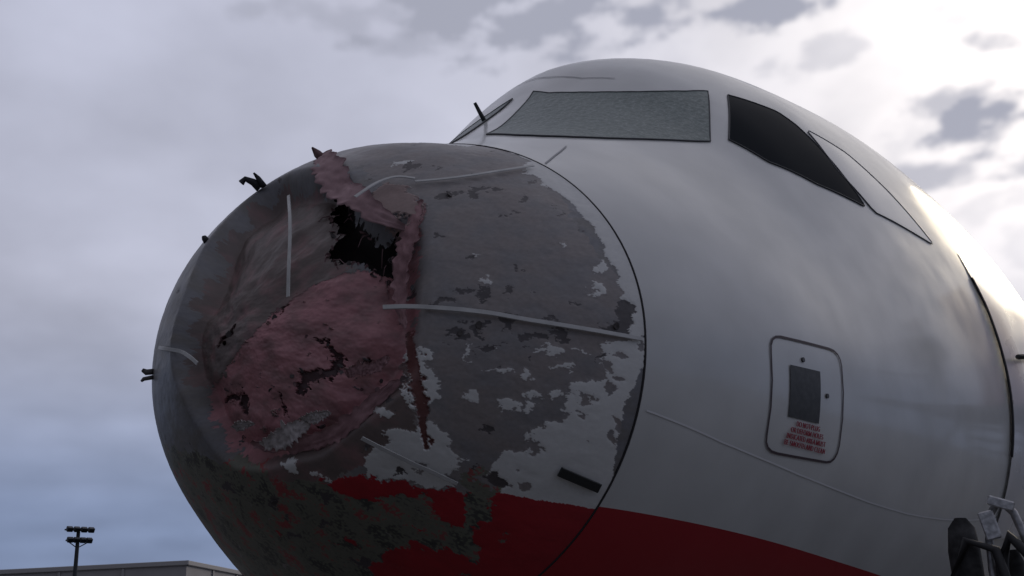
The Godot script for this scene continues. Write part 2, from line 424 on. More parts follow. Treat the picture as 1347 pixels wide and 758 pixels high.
var crumple: FastNoiseLite; var pock: FastNoiseLite
func depth_at(q: Vector2, l: int) -> float:             # metres inwards
	var d := smooth(.12, .78, dent_at(q))
	var o := d * (0.098 + 0.022 * crumple.get_noise_2d(q.x * .6, q.y * .6) + 0.0025 * crumple.get_noise_2d(q.x * 3.0, q.y * 3.0 + 5.0))
	o += 0.0016 * maxf(0.0, pock.get_noise_2d(q.x, q.y)) * (1.0 if q.length() < .9 else 0.2)
	match l:
		GREY, SIDE, DARK: o += 0.0012 * (1.0 + .3 * pock.get_noise_2d(q.x * 4, q.y * 4))
		BROWN: o += 0.002 + 0.0003 * pock.get_noise_2d(q.x * 2, q.y * 2)
		PINK: o += 0.004 + 0.0013 * pock.get_noise_2d(q.x * 2.3, q.y * 2.3)
		PIT: o += 0.002
		GASH: o += 0.014
		SPLIT: o += 0.008
		FLAP: o -= 0.006
	return o

func radome_texture() -> Array:
	var n := 1400
	var pal := [Vector3(.60, .60, .585), Vector3(.25, .222, .213), Vector3(.15, .115, .105), Vector3(.46, .215, .23), Vector3(.32, .008, .016), Vector3(.14, .135, .115), Vector3(.19, .19, .205), Vector3(.07, .06, .062), Vector3(.02, .015, .015), Vector3(.27, .19, .175), Vector3(.06, .024, .028), Vector3(.14, .05, .045)]
	var fine := FastNoiseLite.new(); fine.seed = 5; fine.frequency = .11; fine.fractal_octaves = 3
	var coarse := FastNoiseLite.new(); coarse.seed = 8; coarse.frequency = .013; coarse.fractal_octaves = 5
	var fb := fine.get_image(n, n, false, false, false).get_data()
	var cb := coarse.get_image(n, n, false, false, false).get_data()
	var out := PackedByteArray(); out.resize(n * n * 3)
	for y in n:
		var qy := (y + .5) / n * 2 - 1
		for x in n:
			var qx := (x + .5) / n * 2 - 1
			if qx * qx + qy * qy > .96 or qx < -.62: continue
			var l := worn_at(Vector2(qx, qy))
			var k := y * n + x
			var f := fb[k] / 255.0 - .5; var g := cb[k] / 255.0 - .5
			var c: Vector3 = pal[l]
			if l == PINK: c = c.lerp(Vector3(.25, .135, .135), clampf(.35 + g * 2.6, 0, 1))
			elif l == DARK: c = c.lerp(Vector3(.26, .045, .045) if g + f * .5 > .16 else (Vector3(.05, .05, .045) if g + f * .6 < -.14 else Vector3(.16, .17, .12)), clampf(.35 + absf(g) * 2.4, 0, 1))
			elif l == BROWN: c = c.lerp(Vector3(.24, .13, .13), clampf(.1 + g * 2.2, 0, 1))
			elif l == SIDE: c = c.lerp(Vector3(.15, .14, .13), clampf(.4 + g * 2.5, 0, 1))
			elif l == GREY: c = c.lerp(Vector3(.19, .182, .185), clampf(.4 + g * 2.4, 0, 1))
			var t := 1.0 + f * (.10 if l == WHITE or l == RED else (.12 if l == BROWN else .24)) + g * (.1 if l == WHITE else .3)
			out[k * 3] = int(255 * clampf(pow(c.x * t, .4545), 0, 1)); out[k * 3 + 1] = int(255 * clampf(pow(c.y * t, .4545), 0, 1)); out[k * 3 + 2] = int(255 * clampf(pow(c.z * t, .4545), 0, 1))
	var im := Image.create_from_data(n, n, false, Image.FORMAT_RGB8, out)
	return [ImageTexture.create_from_image(im)]

# ---------------------------------------------------------------- the airliner
func red_line(x: float) -> float:                       # height of the upper edge of the red belly paint
	return 2.412 - 0.098 * minf(x, 3.0) - 0.03 * clampf(x - 3.0, 0, 3)

func angle_at_height(x: float, y: float) -> float:
	var s := section(x); var a := -PI / 2; var b := 0.2
	for k in 30:
		var m := (a + b) / 2
		if hull(s, m).y < y: a = m
		else: b = m
	return a

func build_radome(plane: Node3D):
	var rows := 300; var cols := 700
	var ths := PackedFloat64Array()
	for j in 601: ths.append(lerpf(-1.95, 2.35, j / 600.0))
	for j in range(1, 100): ths.append(lerpf(2.35, TAU - 1.95, j / 99.0))
	var pts := PackedVector3Array(); var uvs := PackedVector2Array(); var skip := PackedByteArray()
	pts.resize(rows * cols); uvs.resize(rows * cols); skip.resize(rows * cols)
	var smax := sqrt(JOINT - 0.004)
	var focus := Vector3(1.1, TIP, 0)
	for i in rows:
		var s := maxf(0.004, smax * i / (rows - 1.0))
		var sec := section(s * s)
		for j in cols:
			var th := ths[j]
			var q := Vector2(cos(th), sin(th)) * s
			var k := i * cols + j
			var p := hull(sec, th)
			var l := worn_at(q)
			skip[k] = 1 if l == HOLE else 0
			var d := depth_at(q, l)
			pts[k] = p + (focus - p).normalized() * d
			uvs[k] = (q + Vector2.ONE) * .5
	var m := StandardMaterial3D.new()
	m.albedo_texture = radome_texture()[0]
	m.roughness = 0.62
	m.roughness_texture = noise_tex(.02, 4, Color(.55, .55, .55), Color(1, 1, 1), 71, 256)
	m.normal_enabled = true; m.normal_scale = .06
	m.normal_texture = noise_tex(.05, 5, Color.BLACK, Color.WHITE, 72, 512, true, 6.0)
	var mesh := grid_mesh(pts, rows, cols, uvs, skip)
	var rad := obj("radome", mesh, m, plane)
	rad.set_meta("label", "battered nose radome with torn skin and crushed pink foam")
	# the dark shell inside, seen through the holes and cracks
	var lr := 50; var lc := 100; var lp := PackedVector3Array()
	for i in lr:
		var s := maxf(.01, smax * i / (lr - 1.0)); var sec := section(s * s)
		for j in lc:
			var th := TAU * j / (lc - 1.0)
			var q := Vector2(cos(th), sin(th)) * s
			var p := hull(sec, th)
			lp.append(p + (focus - p).normalized() * (0.05 + depth_at(q, PIT) + .07 * smooth(.25, .6, dent_at(q)) * smooth(.0, .3, q.y) * smooth(.15, .35, q.x)))
	obj("inner_shell", grid_mesh(lp, lr, lc), plain(lin(.03, .024, .024), .9), rad)
	# metal strips that ran along the skin, some of them sprung loose
	var strip_mat := plain(lin(.5, .5, .49), .5, .2, .15, 33, 3.0)
	var sprung := {
		a = [0.495, 0.006, 0.548, 0.005, 0.617, -0.008, 0.686, -0.018, 0.751, -0.034, 0.817, -0.047, 0.882, -0.06, 0.95, -0.073],
		b = [0.467, 0.458, 0.526, 0.471, 0.581, 0.498, 0.635, 0.546, 0.686, 0.616],
		c = [0.003, 0.567, 0.124, 0.44, 0.182, 0.359, 0.245, 0.243, 0.283, 0.118],
		d = [0.387, -0.354, 0.426, -0.398, 0.463, -0.438, 0.496, -0.47, 0.529, -0.503],
		e = [-0.33, 0.02, -0.25, -.01, -0.165, -0.041, -0.069, -0.076, -0.018, -0.102],
		f = [0.372, 0.36, 0.395, 0.42, 0.425, 0.455, 0.467, 0.458]}
	for key in sprung:
		var a = sprung[key]; var ctrl := []
		for i in range(0, a.size(), 2):
			var q := Vector2(a[i], a[i + 1]); var t := i / float(a.size() - 2)
			var out: float = 0.007 - .6 * depth_at(q, GREY) if key in ["c"] else 0.009 - depth_at(q, GREY) * .3
			if key == "a": out += .022 * pow(1.0 - t, 3.0)
			if key == "d": out += .05 * pow(1.0 - t, 2.0)
			if key == "e": out += .012 * t * t - .006 * (1.0 - t)
			if key == "f": out = .05 - .03 * t
			ctrl.append(chart(q, out + .003))
		obj("metal_strip", strip_along(ctrl, 0.012 if key != "a" else .015, 0.0012), strip_mat, rad)
	# flakes lifted by the hail, and splinters round the hole
	var flakes := [flake(0), flake(1), flake(2)]
	var fm := [plain(lin(.13, .125, .13), .8, 0, .3, 51, 5.0), plain(lin(.06, .05, .05), .85, 0, .3, 52, 5.0), plain(lin(.19, .10, .105), .85, 0, .3, 53, 5.0)]
	for i in range(0, CHIPS_DARK.size(), 4):
		var q := Vector2(CHIPS_DARK[i], CHIPS_DARK[i + 1])
		if rng.randf() < .7: continue
		var size: float = clampf((CHIPS_DARK[i + 2] + CHIPS_DARK[i + 3]) * .6, .008, .024)
		put_flake(rad, flakes[rng.randi() % 3], fm[1 if label_map[cell(q.y) * LW + cell(q.x)] == DARK or rng.randf() < .45 else 0], q + Vector2(rng.randf_range(-.006, .006), rng.randf_range(0, .01)), size, .35)
	var edge: Array = AREAS[16][1]
	for i in range(0, edge.size(), 2):
		var a := Vector2(edge[i], edge[i + 1]); var b := Vector2(edge[(i + 2) % edge.size()], edge[(i + 3) % edge.size()])
		for k in 2:
			put_flake(rad, flakes[rng.randi() % 3], fm[2 if rng.randf() < .6 else 1], a.lerp(b, rng.randf()), rng.randf_range(.008, .02), .9)
	for c in CRACKS:
		for i in range(0, c.size(), 3):
			put_flake(rad, flakes[rng.randi() % 3], fm[2 if rng.randf() < .7 else 1], Vector2(c[i], c[i + 1]) + Vector2(rng.randf_range(-.015, .015), rng.randf_range(-.015, .015)), rng.randf_range(.007, .018), .8)
	# the peeled strip of pink foam that leans over the hole
	obj("peeled_flap", sheet([[-0.007, 0.719, .02, .0], [0.08, 0.66, .05, .01], [0.174, 0.576, .085, .014], [0.25, 0.51, .10, .018], [0.301, 0.457, .105, .02], [0.36, 0.40, .10, .022], [0.41, 0.345, .085, .026], [0.448, 0.309, .075, .03], [0.48, 0.285, .05, .034], [0.505, 0.27, .012, .03]]), plain(lin(.42, .25, .265), .85, 0, .25, 62, 3.0), rad)
	# loose glass fibres hanging in the hole and from the tear
	for k in 22:
		var e := Vector2(edge[2 * (k % (edge.size() / 2))], edge[2 * (k % (edge.size() / 2)) + 1])
		var p := chart(e, .004 - depth_at(e, GREY)); var dv := Vector3(rng.randf_range(-.5, .3), rng.randf_range(-1, .2), rng.randf_range(-.4, .6)).normalized() * rng.randf_range(.02, .06)
		obj("loose_fibre", tube_mesh([p, p + dv * .5 + Vector3(0, .006, 0), p + dv + Vector3(0, -.008, 0)], [.0022, .0016, .0008], 4), fm[2], rad)
	# torn pieces standing off the outline
	splinter(rad, Vector2(-0.14, 0.60), [Vector3(-.005, .0, 0), Vector3(-.04, .03, -.02), Vector3(-.075, .045, -.05), Vector3(-.085, .02, -.07)], [.02, .016, .012, .014])
	splinter(rad, Vector2(-0.12, 0.60), [Vector3(0, 0, 0), Vector3(-.025, .045, -.02), Vector3(-.05, .075, -.035)], [.014, .011, .004])
	splinter(rad, Vector2(0.03, 0.70), [Vector3(.02, -.03, .02), Vector3(-.02, .02, -.01), Vector3(-.045, .055, -.03)], [.022, .018, .004], fm[2])
	splinter(rad, Vector2(-0.43, -0.03), [Vector3(0, 0, 0), Vector3(-.015, .0, -.035), Vector3(-.025, .012, -.05)], [.012, .012, .008], fm[0])
	splinter(rad, Vector2(-0.43, -0.05), [Vector3(0, 0, 0), Vector3(-.02, -.005, -.045), Vector3(-.03, -.02, -.05)], [.009, .008, .005], fm[0])
	splinter(rad, Vector2(-0.23, 0.41), [Vector3(0, -.01, 0), Vector3(-.01, .012, -.012), Vector3(-.016, .016, -.02)], [.014, .012, .004])
	# pale crushed laminate at the bottom of the crushed area
	var pale := plain(lin(.60, .54, .53), .8, 0, .3, 61, 6.0); var rose := plain(lin(.40, .20, .215), .85, 0, .35, 63, 4.0)
	for v in [[.099, -.385, .02, .03, .163, -.37, .05, .045, .21, -.35, .06, .05, .265, -.335, .015, .03], [.249, -.325, .01, .03, .29, -.316, .035, .04, .331, -.305, .008, .03], [.014, -.331, .012, .02, .063, -.321, .028, .03, .098, -.323, .008, .02]]:
		obj("torn_laminate", sheet(fours(v)), pale, rad)
	for v in [[0.035, -0.389, .02, .0, 0.142, -0.395, .045, .01, 0.255, -0.386, .05, .014, 0.35, -0.344, .05, .018, 0.439, -0.274, .04, .018, 0.505, -0.215, .015, .01], [0.502, 0.375, .03, .01, 0.517, 0.28, .05, .012, 0.522, 0.196, .055, .016, 0.527, 0.116, .05, .014, 0.534, 0.016, .04, .01, 0.54, -0.051, .01, .006], [.40, -.20, .01, .02, .43, -.18, .035, .03, .47, -.17, .03, .03, .50, -.14, .008, .02]]:
		obj("torn_foam_edge", sheet(fours(v)), rose, rad)
	# the black drain mast low on the radome
	var da := chart(Vector2(.733, -.467), .012); var db := chart(Vector2(.791, -.514), .016)
	var mid := Vector2(.762, -.49)
	var dn := chart_normal(mid); var dx := (db - da).normalized(); var dz := dx.cross(dn).normalized()
	obj("drain_fitting", box(Vector3(da.distance_to(db), .007, .030), .002), plain(lin(.012, .014, .014), .5), rad, Transform3D(Basis(dx, dz.cross(dx), dz), (da + db) / 2))

func strip_along(pts: Array, width: float, thick: float, taper := 0.0) -> ArrayMesh:
	var cv := Curve3D.new()
	for i in pts.size():
		var t: Vector3 = (pts[mini(i + 1, pts.size() - 1)] - pts[maxi(i - 1, 0)]) * .17
		cv.add_point(pts[i], -t, t)
	var n := pts.size() * 5; var st := SurfaceTool.new(); st.begin(Mesh.PRIMITIVE_TRIANGLES); st.set_smooth_group(-1); var rings := []
	var centre := Vector3(1.1, TIP, 0)
	for i in n:
		var u := i / (n - 1.0)
		var p := cv.sample_baked(u * cv.get_baked_length(), true)
		var p2 := cv.sample_baked(minf(1.0, u + .01) * cv.get_baked_length(), true); var p1 := cv.sample_baked(maxf(0.0, u - .01) * cv.get_baked_length(), true)
		var d := (p2 - p1).normalized(); var up := (p - centre).normalized(); var side := d.cross(up).normalized(); up = side.cross(d)
		var w := width * .5 * (1.0 - taper * absf(u * 2 - 1))
		rings.append([p - side * w - up * thick, p - side * w * .8 + up * thick, p + side * w * .8 + up * thick, p + side * w - up * thick])
	for i in n - 1:
		for k in 4:
			var a = rings[i][k]; var b = rings[i][(k + 1) % 4]; var c = rings[i + 1][k]; var d2 = rings[i + 1][(k + 1) % 4]
			for v in [a, c, b, b, c, d2]: st.add_vertex(v)
	for r in [rings[0], rings[n - 1]]:
		for v in [r[0], r[1], r[2], r[0], r[2], r[3]]: st.add_vertex(v)
	return commit(st)

func fours(a: Array) -> Array:
	var o := []
	for i in range(0, a.size(), 4): o.append([a[i], a[i + 1], a[i + 2], a[i + 3]])
	return o

func sheet(rows: Array) -> ArrayMesh:                   # chart x, y, width, lift -> a curled torn sheet, a few millimetres thick
	var cv := Curve3D.new(); var ws := []; var n := 48; var across := 10
	for r in rows: cv.add_point(chart(Vector2(r[0], r[1]), r[3] - .62 * depth_at(Vector2(r[0], r[1]), GREY)))
	var centre := Vector3(1.1, TIP, 0); var r1 := FastNoiseLite.new(); r1.seed = 40; r1.frequency = 9.0
	var top := PackedVector3Array()
	for side in 2:
		for i in n:
			var u := i / (n - 1.0); var p := cv.sample_baked(u * cv.get_baked_length(), true)
			var d := (cv.sample_baked(minf(1, u + .02) * cv.get_baked_length(), true) - cv.sample_baked(maxf(0, u - .02) * cv.get_baked_length(), true)).normalized()
			var up := (p - centre).normalized(); var sd := d.cross(up).normalized()
			var f := u * (rows.size() - 1); var k := mini(int(f), rows.size() - 2)
			var w: float = lerpf(rows[k][2], rows[k + 1][2], f - k)
			for j in across:
				var t := 2.0 * j / (across - 1.0) - 1.0
				var rag := 1.0 + (.45 * r1.get_noise_2d(u * 1.6 + 3.0 * signf(t), t * .05) + .5 * r1.get_noise_2d(u * 5.0 + 3.0 * signf(t), p.y * 2.0)) * absf(t)
				top.append(p + sd * t * w * .5 * rag + up * (.010 * t * t - .016 * maxf(0, t) + .008 * r1.get_noise_2d(u * 1.2, t * .2) - .004 * side))
	var st := st_new()
	for side in 2:
		for i in n - 1:
			for j in across - 1:
				var a := side * n * across + i * across + j
				for v in [a, a + across, a + 1, a + 1, a + across, a + across + 1]: st.add_vertex(top[v])
	for e in [0, across - 1]:
		for i in n - 1:
			var a: int = i * across + e; var b: int = a + n * across
			for v in [a, a + across, b, b, a + across, b + across]: st.add_vertex(top[v])
	return commit(st)

func flake(kind: int) -> ArrayMesh:                     # about a metre across, scaled down; curls up along +y
	var r := RandomNumberGenerator.new(); r.seed = 90 + kind
	var st := SurfaceTool.new(); st.begin(Mesh.PRIMITIVE_TRIANGLES); st.set_smooth_group(-1)
	var n := 7; var rim := []
	for k in n:
		var a := TAU * k / n
		var q := Vector2(cos(a), sin(a)) * r.randf_range(.35, .75)
		rim.append(Vector3(q.x, .25 * pow(maxf(0, q.x + .4), 2.0) + r.randf_range(-.06, .06), q.y))
	for k in n:
		var a: Vector3 = rim[k]; var b: Vector3 = rim[(k + 1) % n]; var dn := Vector3(0, -.12, 0)
		for v in [Vector3.ZERO, b, a, dn, a + dn, b + dn, a, b, a + dn, b, b + dn, a + dn]: st.add_vertex(v)
	return commit(st)

func put_flake(parent: Node3D, mesh: Mesh, mat: Material, q: Vector2, size: float, tilt: float):
	var n := chart_normal(q)
	var x := n.cross(Vector3(rng.randf_range(-1, 1), rng.randf_range(-1, 1), rng.randf_range(-1, 1))).normalized(); var z := x.cross(n)
	var b := Basis(x, n, z) * Basis(Vector3(0, 0, 1), tilt * rng.randf_range(.3, 1.0))
	obj("torn_flake", mesh, mat, parent, Transform3D(b.scaled_local(Vector3.ONE * size), chart(q, .003 - depth_at(q, GREY))))

func splinter(parent: Node3D, q: Vector2, offs: Array, radii: Array, mat: Material = null):
	var p := chart(q); var pp := []
	for o in offs: pp.append(p + o * .6)
	var rr := []
	for v in radii: rr.append(v * .85)
	var m := tube_mesh(pp, rr, 5)
	obj("torn_splinter", m, mat if mat else plain(lin(.03, .03, .035), .8), parent)

func window_on(plane: Node3D, called: String, top: Array, bot: Array, mat: Material, seal_mat: Material, mirror: bool, seal_r: float):
	var nu := 28; var nv := 10; var tp := edge_points(top, nu); var bp := edge_points(bot, nu)
	var pts := PackedVector3Array(); var s := -1.0 if mirror else 1.0
	for i in nv + 1:
		for j in nu + 1:
			var p: Vector3 = tp[j].lerp(bp[j], i / float(nv))
			var sec := section(p.x)
			var th := atan2(p.y - TIP - sec[4], p.z)
			var w := off_skin(p.x, th, 0.004)
			pts.append(Vector3(w.x, w.y, w.z * s))
	var g := obj(called, grid_mesh(pts, nv + 1, nu + 1), mat, plane)
	var loop := []
	for j in nu + 1: loop.append(pts[j])
	for i in range(1, nv + 1): loop.append(pts[i * (nu + 1) + nu])
	for j in range(nu - 1, -1, -1): loop.append(pts[nv * (nu + 1) + j])
	for i in range(nv - 1, 0, -1): loop.append(pts[i * (nu + 1)])
	var clean := []
	for p in loop:
		if clean.is_empty() or clean[-1].distance_to(p) > .012: clean.append(p)
	obj("window_seal", tube_mesh(clean, seal_r, 6, true), seal_mat, g)

func edge_points(a: Array, n: int) -> Array:            # x, angle pairs -> n + 1 points along the edge, evenly by length
	var cv := Curve3D.new(); cv.bake_interval = .01
	for i in range(0, a.size(), 2): cv.add_point(skin(a[i], a[i + 1]))
	var o := []
	for k in n + 1: o.append(cv.sample_baked(cv.get_baked_length() * k / n))
	return o

func line_on_skin(a: Array, width: float, lift: float, closed := false, per := 6) -> ArrayMesh:   # a flat band that follows the skin through x, angle pairs
	var q := []; var n := a.size() / 2
	for i in (n if closed else n - 1):
		var p := Vector2(a[2 * i], a[2 * i + 1]); var r := Vector2(a[(2 * i + 2) % a.size()], a[(2 * i + 3) % a.size()])
		for k in per: q.append(p.lerp(r, k / float(per)))
	if not closed: q.append(Vector2(a[-2], a[-1]))
	var st := st_new(); var m := q.size(); var rows := []
	for i in m:
		var p0: Vector2 = q[(i - 1 + m) % m] if closed or i > 0 else q[i]; var p1: Vector2 = q[(i + 1) % m] if closed or i < m - 1 else q[i]
		var d := (skin(p1.x, p1.y) - skin(p0.x, p0.y)).normalized()
		var nr := skin_normal(q[i].x, q[i].y); var side := d.cross(nr).normalized()
		var c := skin(q[i].x, q[i].y) + nr * lift
		rows.append([c - side * width / 2, c + side * width / 2])
	for i in (m if closed else m - 1):
		var r0 = rows[i]; var r1 = rows[(i + 1) % m]
		for v in [r0[0], r1[0], r0[1], r0[1], r1[0], r1[1]]: st.add_vertex(v)
	return commit(st)

func build_airliner():
	var plane := thing("airliner", "white airliner with red belly and hail-battered, torn nose cone", "airplane")
	make_knots("t", roots(XT), YT); make_knots("b", roots(XB), YB); make_knots("w", roots(XW), YW); make_knots("m", roots(XM), YM); make_knots("n", XN, YN)
	warp_a = FastNoiseLite.new(); warp_a.seed = 3; warp_a.frequency = 14.0; warp_a.fractal_octaves = 4
	warp_b = FastNoiseLite.new(); warp_b.seed = 4; warp_b.frequency = 14.0; warp_b.fractal_octaves = 4
	crumple = FastNoiseLite.new(); crumple.seed = 21; crumple.frequency = 5.0; crumple.fractal_octaves = 3
	pock = FastNoiseLite.new(); pock.seed = 22; pock.frequency = 16.0; pock.fractal_octaves = 2
	draw_wear(); draw_split()
	build_radome(plane)
	# fuselage: white above, red below, one edge on the paint line
	var xs := []
	var x := JOINT + .004
	while x < 6.0: xs.append(x); x += 0.05
	while x < 24.0: xs.append(x); x += 1.0
	while x < 33.0: xs.append(x); x += .5
	var up := PackedVector3Array(); var dn := PackedVector3Array(); var cu := 121; var cd := 61
	for xx in xs:
		var sec := section(xx); var a := angle_at_height(xx, red_line(xx))
		for j in cu: up.append(hull(sec, lerpf(a, PI - a, j / (cu - 1.0))))
		for j in cd: dn.append(hull(sec, lerpf(PI - a, TAU + a, j / (cd - 1.0))))
	obj("upper_fuselage", grid_mesh(up, xs.size(), cu), M.white, plane)
	obj("red_belly", grid_mesh(dn, xs.size(), cd), M.red, plane)
	# the seam between radome and fuselage: a dark gap with a bulkhead behind it
	var ring := []
	for k in 160: ring.append(hull(section(JOINT), TAU * k / 160, -.001))
	obj("radome_seam", tube_mesh(ring, .0036, 6, true), plain(lin(.02, .018, .02), .8), plane)
	var st := st_new()
	for k in 96:
		var c := Vector3(JOINT, TIP + .03, 0)
		for v in [c, hull(section(JOINT), TAU * (k + 1) / 96, -.01), hull(section(JOINT), TAU * k / 96, -.01)]: st.add_vertex(v)
	obj("front_bulkhead", commit(st), plain(lin(.05, .06, .05), .8), plane)
	# cockpit windows, both sides
	for mirror in [false, true]:
		window_on(plane, "windshield", [2.077, 1.534, 2.028, 1.464, 2.024, 1.382, 2.045, 1.309, 2.084, 1.244, 2.137, 1.186, 2.208, 1.136, 2.294, 1.093, 2.417, 1.062], [1.406, 1.423, 1.345, 1.30, 1.318, 1.225, 1.347, 1.131, 1.422, 1.057, 1.523, 1.003, 1.635, 0.956, 1.758, 0.916, 1.894, 0.881, 2.041, 0.851], M.crazed, M.seal, mirror, .0035)
		window_on(plane, "side_window", [2.517, 1.028, 2.758, 0.928, 2.79, 0.869, 2.794, 0.545], [2.148, 0.838, 2.236, 0.715, 2.466, 0.615, 2.790, 0.535], M.glass, M.seal, mirror, .0035)
		window_on(plane, "rear_side_window", [2.867, 0.839, 3.105, 0.753, 3.273, 0.612, 3.461, 0.42], [2.844, 0.832, 2.768, 0.673, 2.864, 0.516, 3.455, 0.412], M.bright_glass, M.seal_thin, mirror, .003)
	# seams of the skin
	obj("skin_seam", line_on_skin([0.954, -0.299, 1.111, -0.318, 1.286, -0.34, 1.491, -0.357, 1.729, -0.374, 1.957, -0.386, 2.279, -0.401, 3.4, -.43, 5.0, -.46], .006, .003), M.seam_light, plane)
	obj("skin_seam", line_on_skin([0.95, 0.775, 1.088, 0.86, 1.263, 0.957], .006, .003), M.seam_dark, plane)
	obj("skin_seam", line_on_skin([2.33, 1.70, 2.21, 1.52, 2.17, 1.40, 2.2, 1.30], .007, .003), M.seam_dark, plane)
	# the static port placard
	var panel_border := []
	var c4 := [[1.484, .004], [1.954, -.001], [1.953, -.32], [1.49, -.335]]
	for i in 4:
		var p := Vector2(c4[i][0], c4[i][1]); var pv := Vector2(c4[(i + 3) % 4][0], c4[(i + 3) % 4][1]); var nx := Vector2(c4[(i + 1) % 4][0], c4[(i + 1) % 4][1])
		var va := (pv - p); var vb := (nx - p)
		va = va.normalized() * minf(.07, va.length() * .17); vb = vb.normalized() * minf(.07, vb.length() * .17)
		if absf(va.x) > absf(va.y): va *= 1.1; vb *= .8
		for k in 5:
			var t := k / 4.0
			var w := (p + va).lerp(p, t).lerp(p.lerp(p + vb, t), t)
			panel_border.append_array([w.x, w.y])
	var static_port := obj("static_port_border", line_on_skin(panel_border, .009, .004, true, 3), plain(lin(.05, .03, .035), .6), plane)
	var pl := PackedVector3Array()
	for i in 9:
		for j in 9: pl.append(off_skin(lerpf(1.592, 1.787, j / 8.0), lerpf(-.075, -.223, i / 8.0), .004))
	obj("static_port_plate", grid_mesh(pl, 9, 9), plain(lin(.03, .031, .031), .5, .2, .2, 81, 6.0), static_port)
	var bolt := CylinderMesh.new(); bolt.top_radius = .009; bolt.bottom_radius = .009; bolt.height = .006; bolt.radial_segments = 12
	for v in [[1.678, -.052], [1.835, -.14]]:
		var nb := skin_normal(v[0], v[1])
		obj("screw", bolt, plain(lin(.06, .06, .06), .5, .4), static_port, Transform3D(Basis(Quaternion(Vector3.UP, nb)), off_skin(v[0], v[1], .003)))
	var font := SystemFont.new(); font.font_names = PackedStringArray(["Droid Sans"])
	var rows := [["DO NOT PLUG", -.238], ["OR DEFORM HOLES", -.257], ["INDICATED AREA MUST", -.276], ["BE SMOOTH AND CLEAN", -.295]]
	for r in rows:
		var tm := TextMesh.new(); tm.text = r[0]; tm.font = font; tm.font_size = 24; tm.pixel_size = .00105; tm.depth = .002
		var xc := 1.72; var n := skin_normal(xc, r[1]); var right := (skin(xc + .1, r[1]) - skin(xc - .1, r[1])).normalized()
		obj("lettering", tm, plain(lin(.33, .03, .05), .6), static_port, Transform3D(Basis(right, n.cross(right), n), off_skin(xc, r[1], .005)))
	# ice indicator between the windshields
	var ip := off_skin(1.90, 1.66, 0.0); var iu := skin_normal(1.90, 1.66)
	obj("ice_indicator", tube_mesh([ip - iu * .02, ip + iu * .035 + Vector3(-.01, .01, 0), ip + iu * .065 + Vector3(-.025, .025, 0)], [.012, .010, .008], 8), plain(lin(.05, .05, .055), .5), plane)
	# front passenger door, standing a little proud of its frame
	var dp := PackedVector3Array()
	var nd := 40; var md := 12
	for i in nd + 1:
		for j in md + 1:
			dp.append(off_skin(lerpf(3.86, 4.68, j / float(md)), lerpf(-.5, .385, i / float(nd)), lerpf(.012, .05, j / float(md)) * smooth(0.0, .25, 1.0 - i / float(nd)) + .003))
	var door := obj("passenger_door", grid_mesh(dp, nd + 1, md + 1), M.white_door, plane)
	var outline := []
	for i in range(11, nd - 3): outline.append(dp[i * (md + 1)])
	obj("door_seal", tube_mesh(outline, .0065, 6), plain(lin(.03, .03, .035), .7), door)
	obj("door_handle", tube_mesh([off_skin(3.95, .03, .065), off_skin(4.2, .03, .08), off_skin(4.5, .03, .08)], .014, 8), plain(lin(.05, .05, .05), .4, .5), door)
	# nose gear
	var gear := plain(lin(.55, .55, .55), .4, .2, .1, 87, 3.0); var tyre := plain(lin(.02, .02, .02), .85)
	var strut := obj("nose_gear_strut", tube_mesh([Vector3(4.3, 1.6, 0), Vector3(4.25, .9, 0), Vector3(4.22, .36, 0)], [.09, .08, .06], 14), gear, plane)
	obj("axle", tube_mesh([Vector3(4.22, .38, -.3), Vector3(4.22, .38, .3)], .045, 10), gear, strut)
	for s in [-1, 1]:
		var tor := TorusMesh.new(); tor.inner_radius = .17; tor.outer_radius = .38; tor.rings = 32; tor.ring_segments = 14
		var wh := obj("nose_wheel", tor, tyre, plane, Transform3D(Basis(Vector3(1, 0, 0), PI / 2), Vector3(4.22, .38, .25 * s)))
		var rim := CylinderMesh.new(); rim.top_radius = .18; rim.bottom_radius = .18; rim.height = .12
		obj("rim", rim, gear, wh)

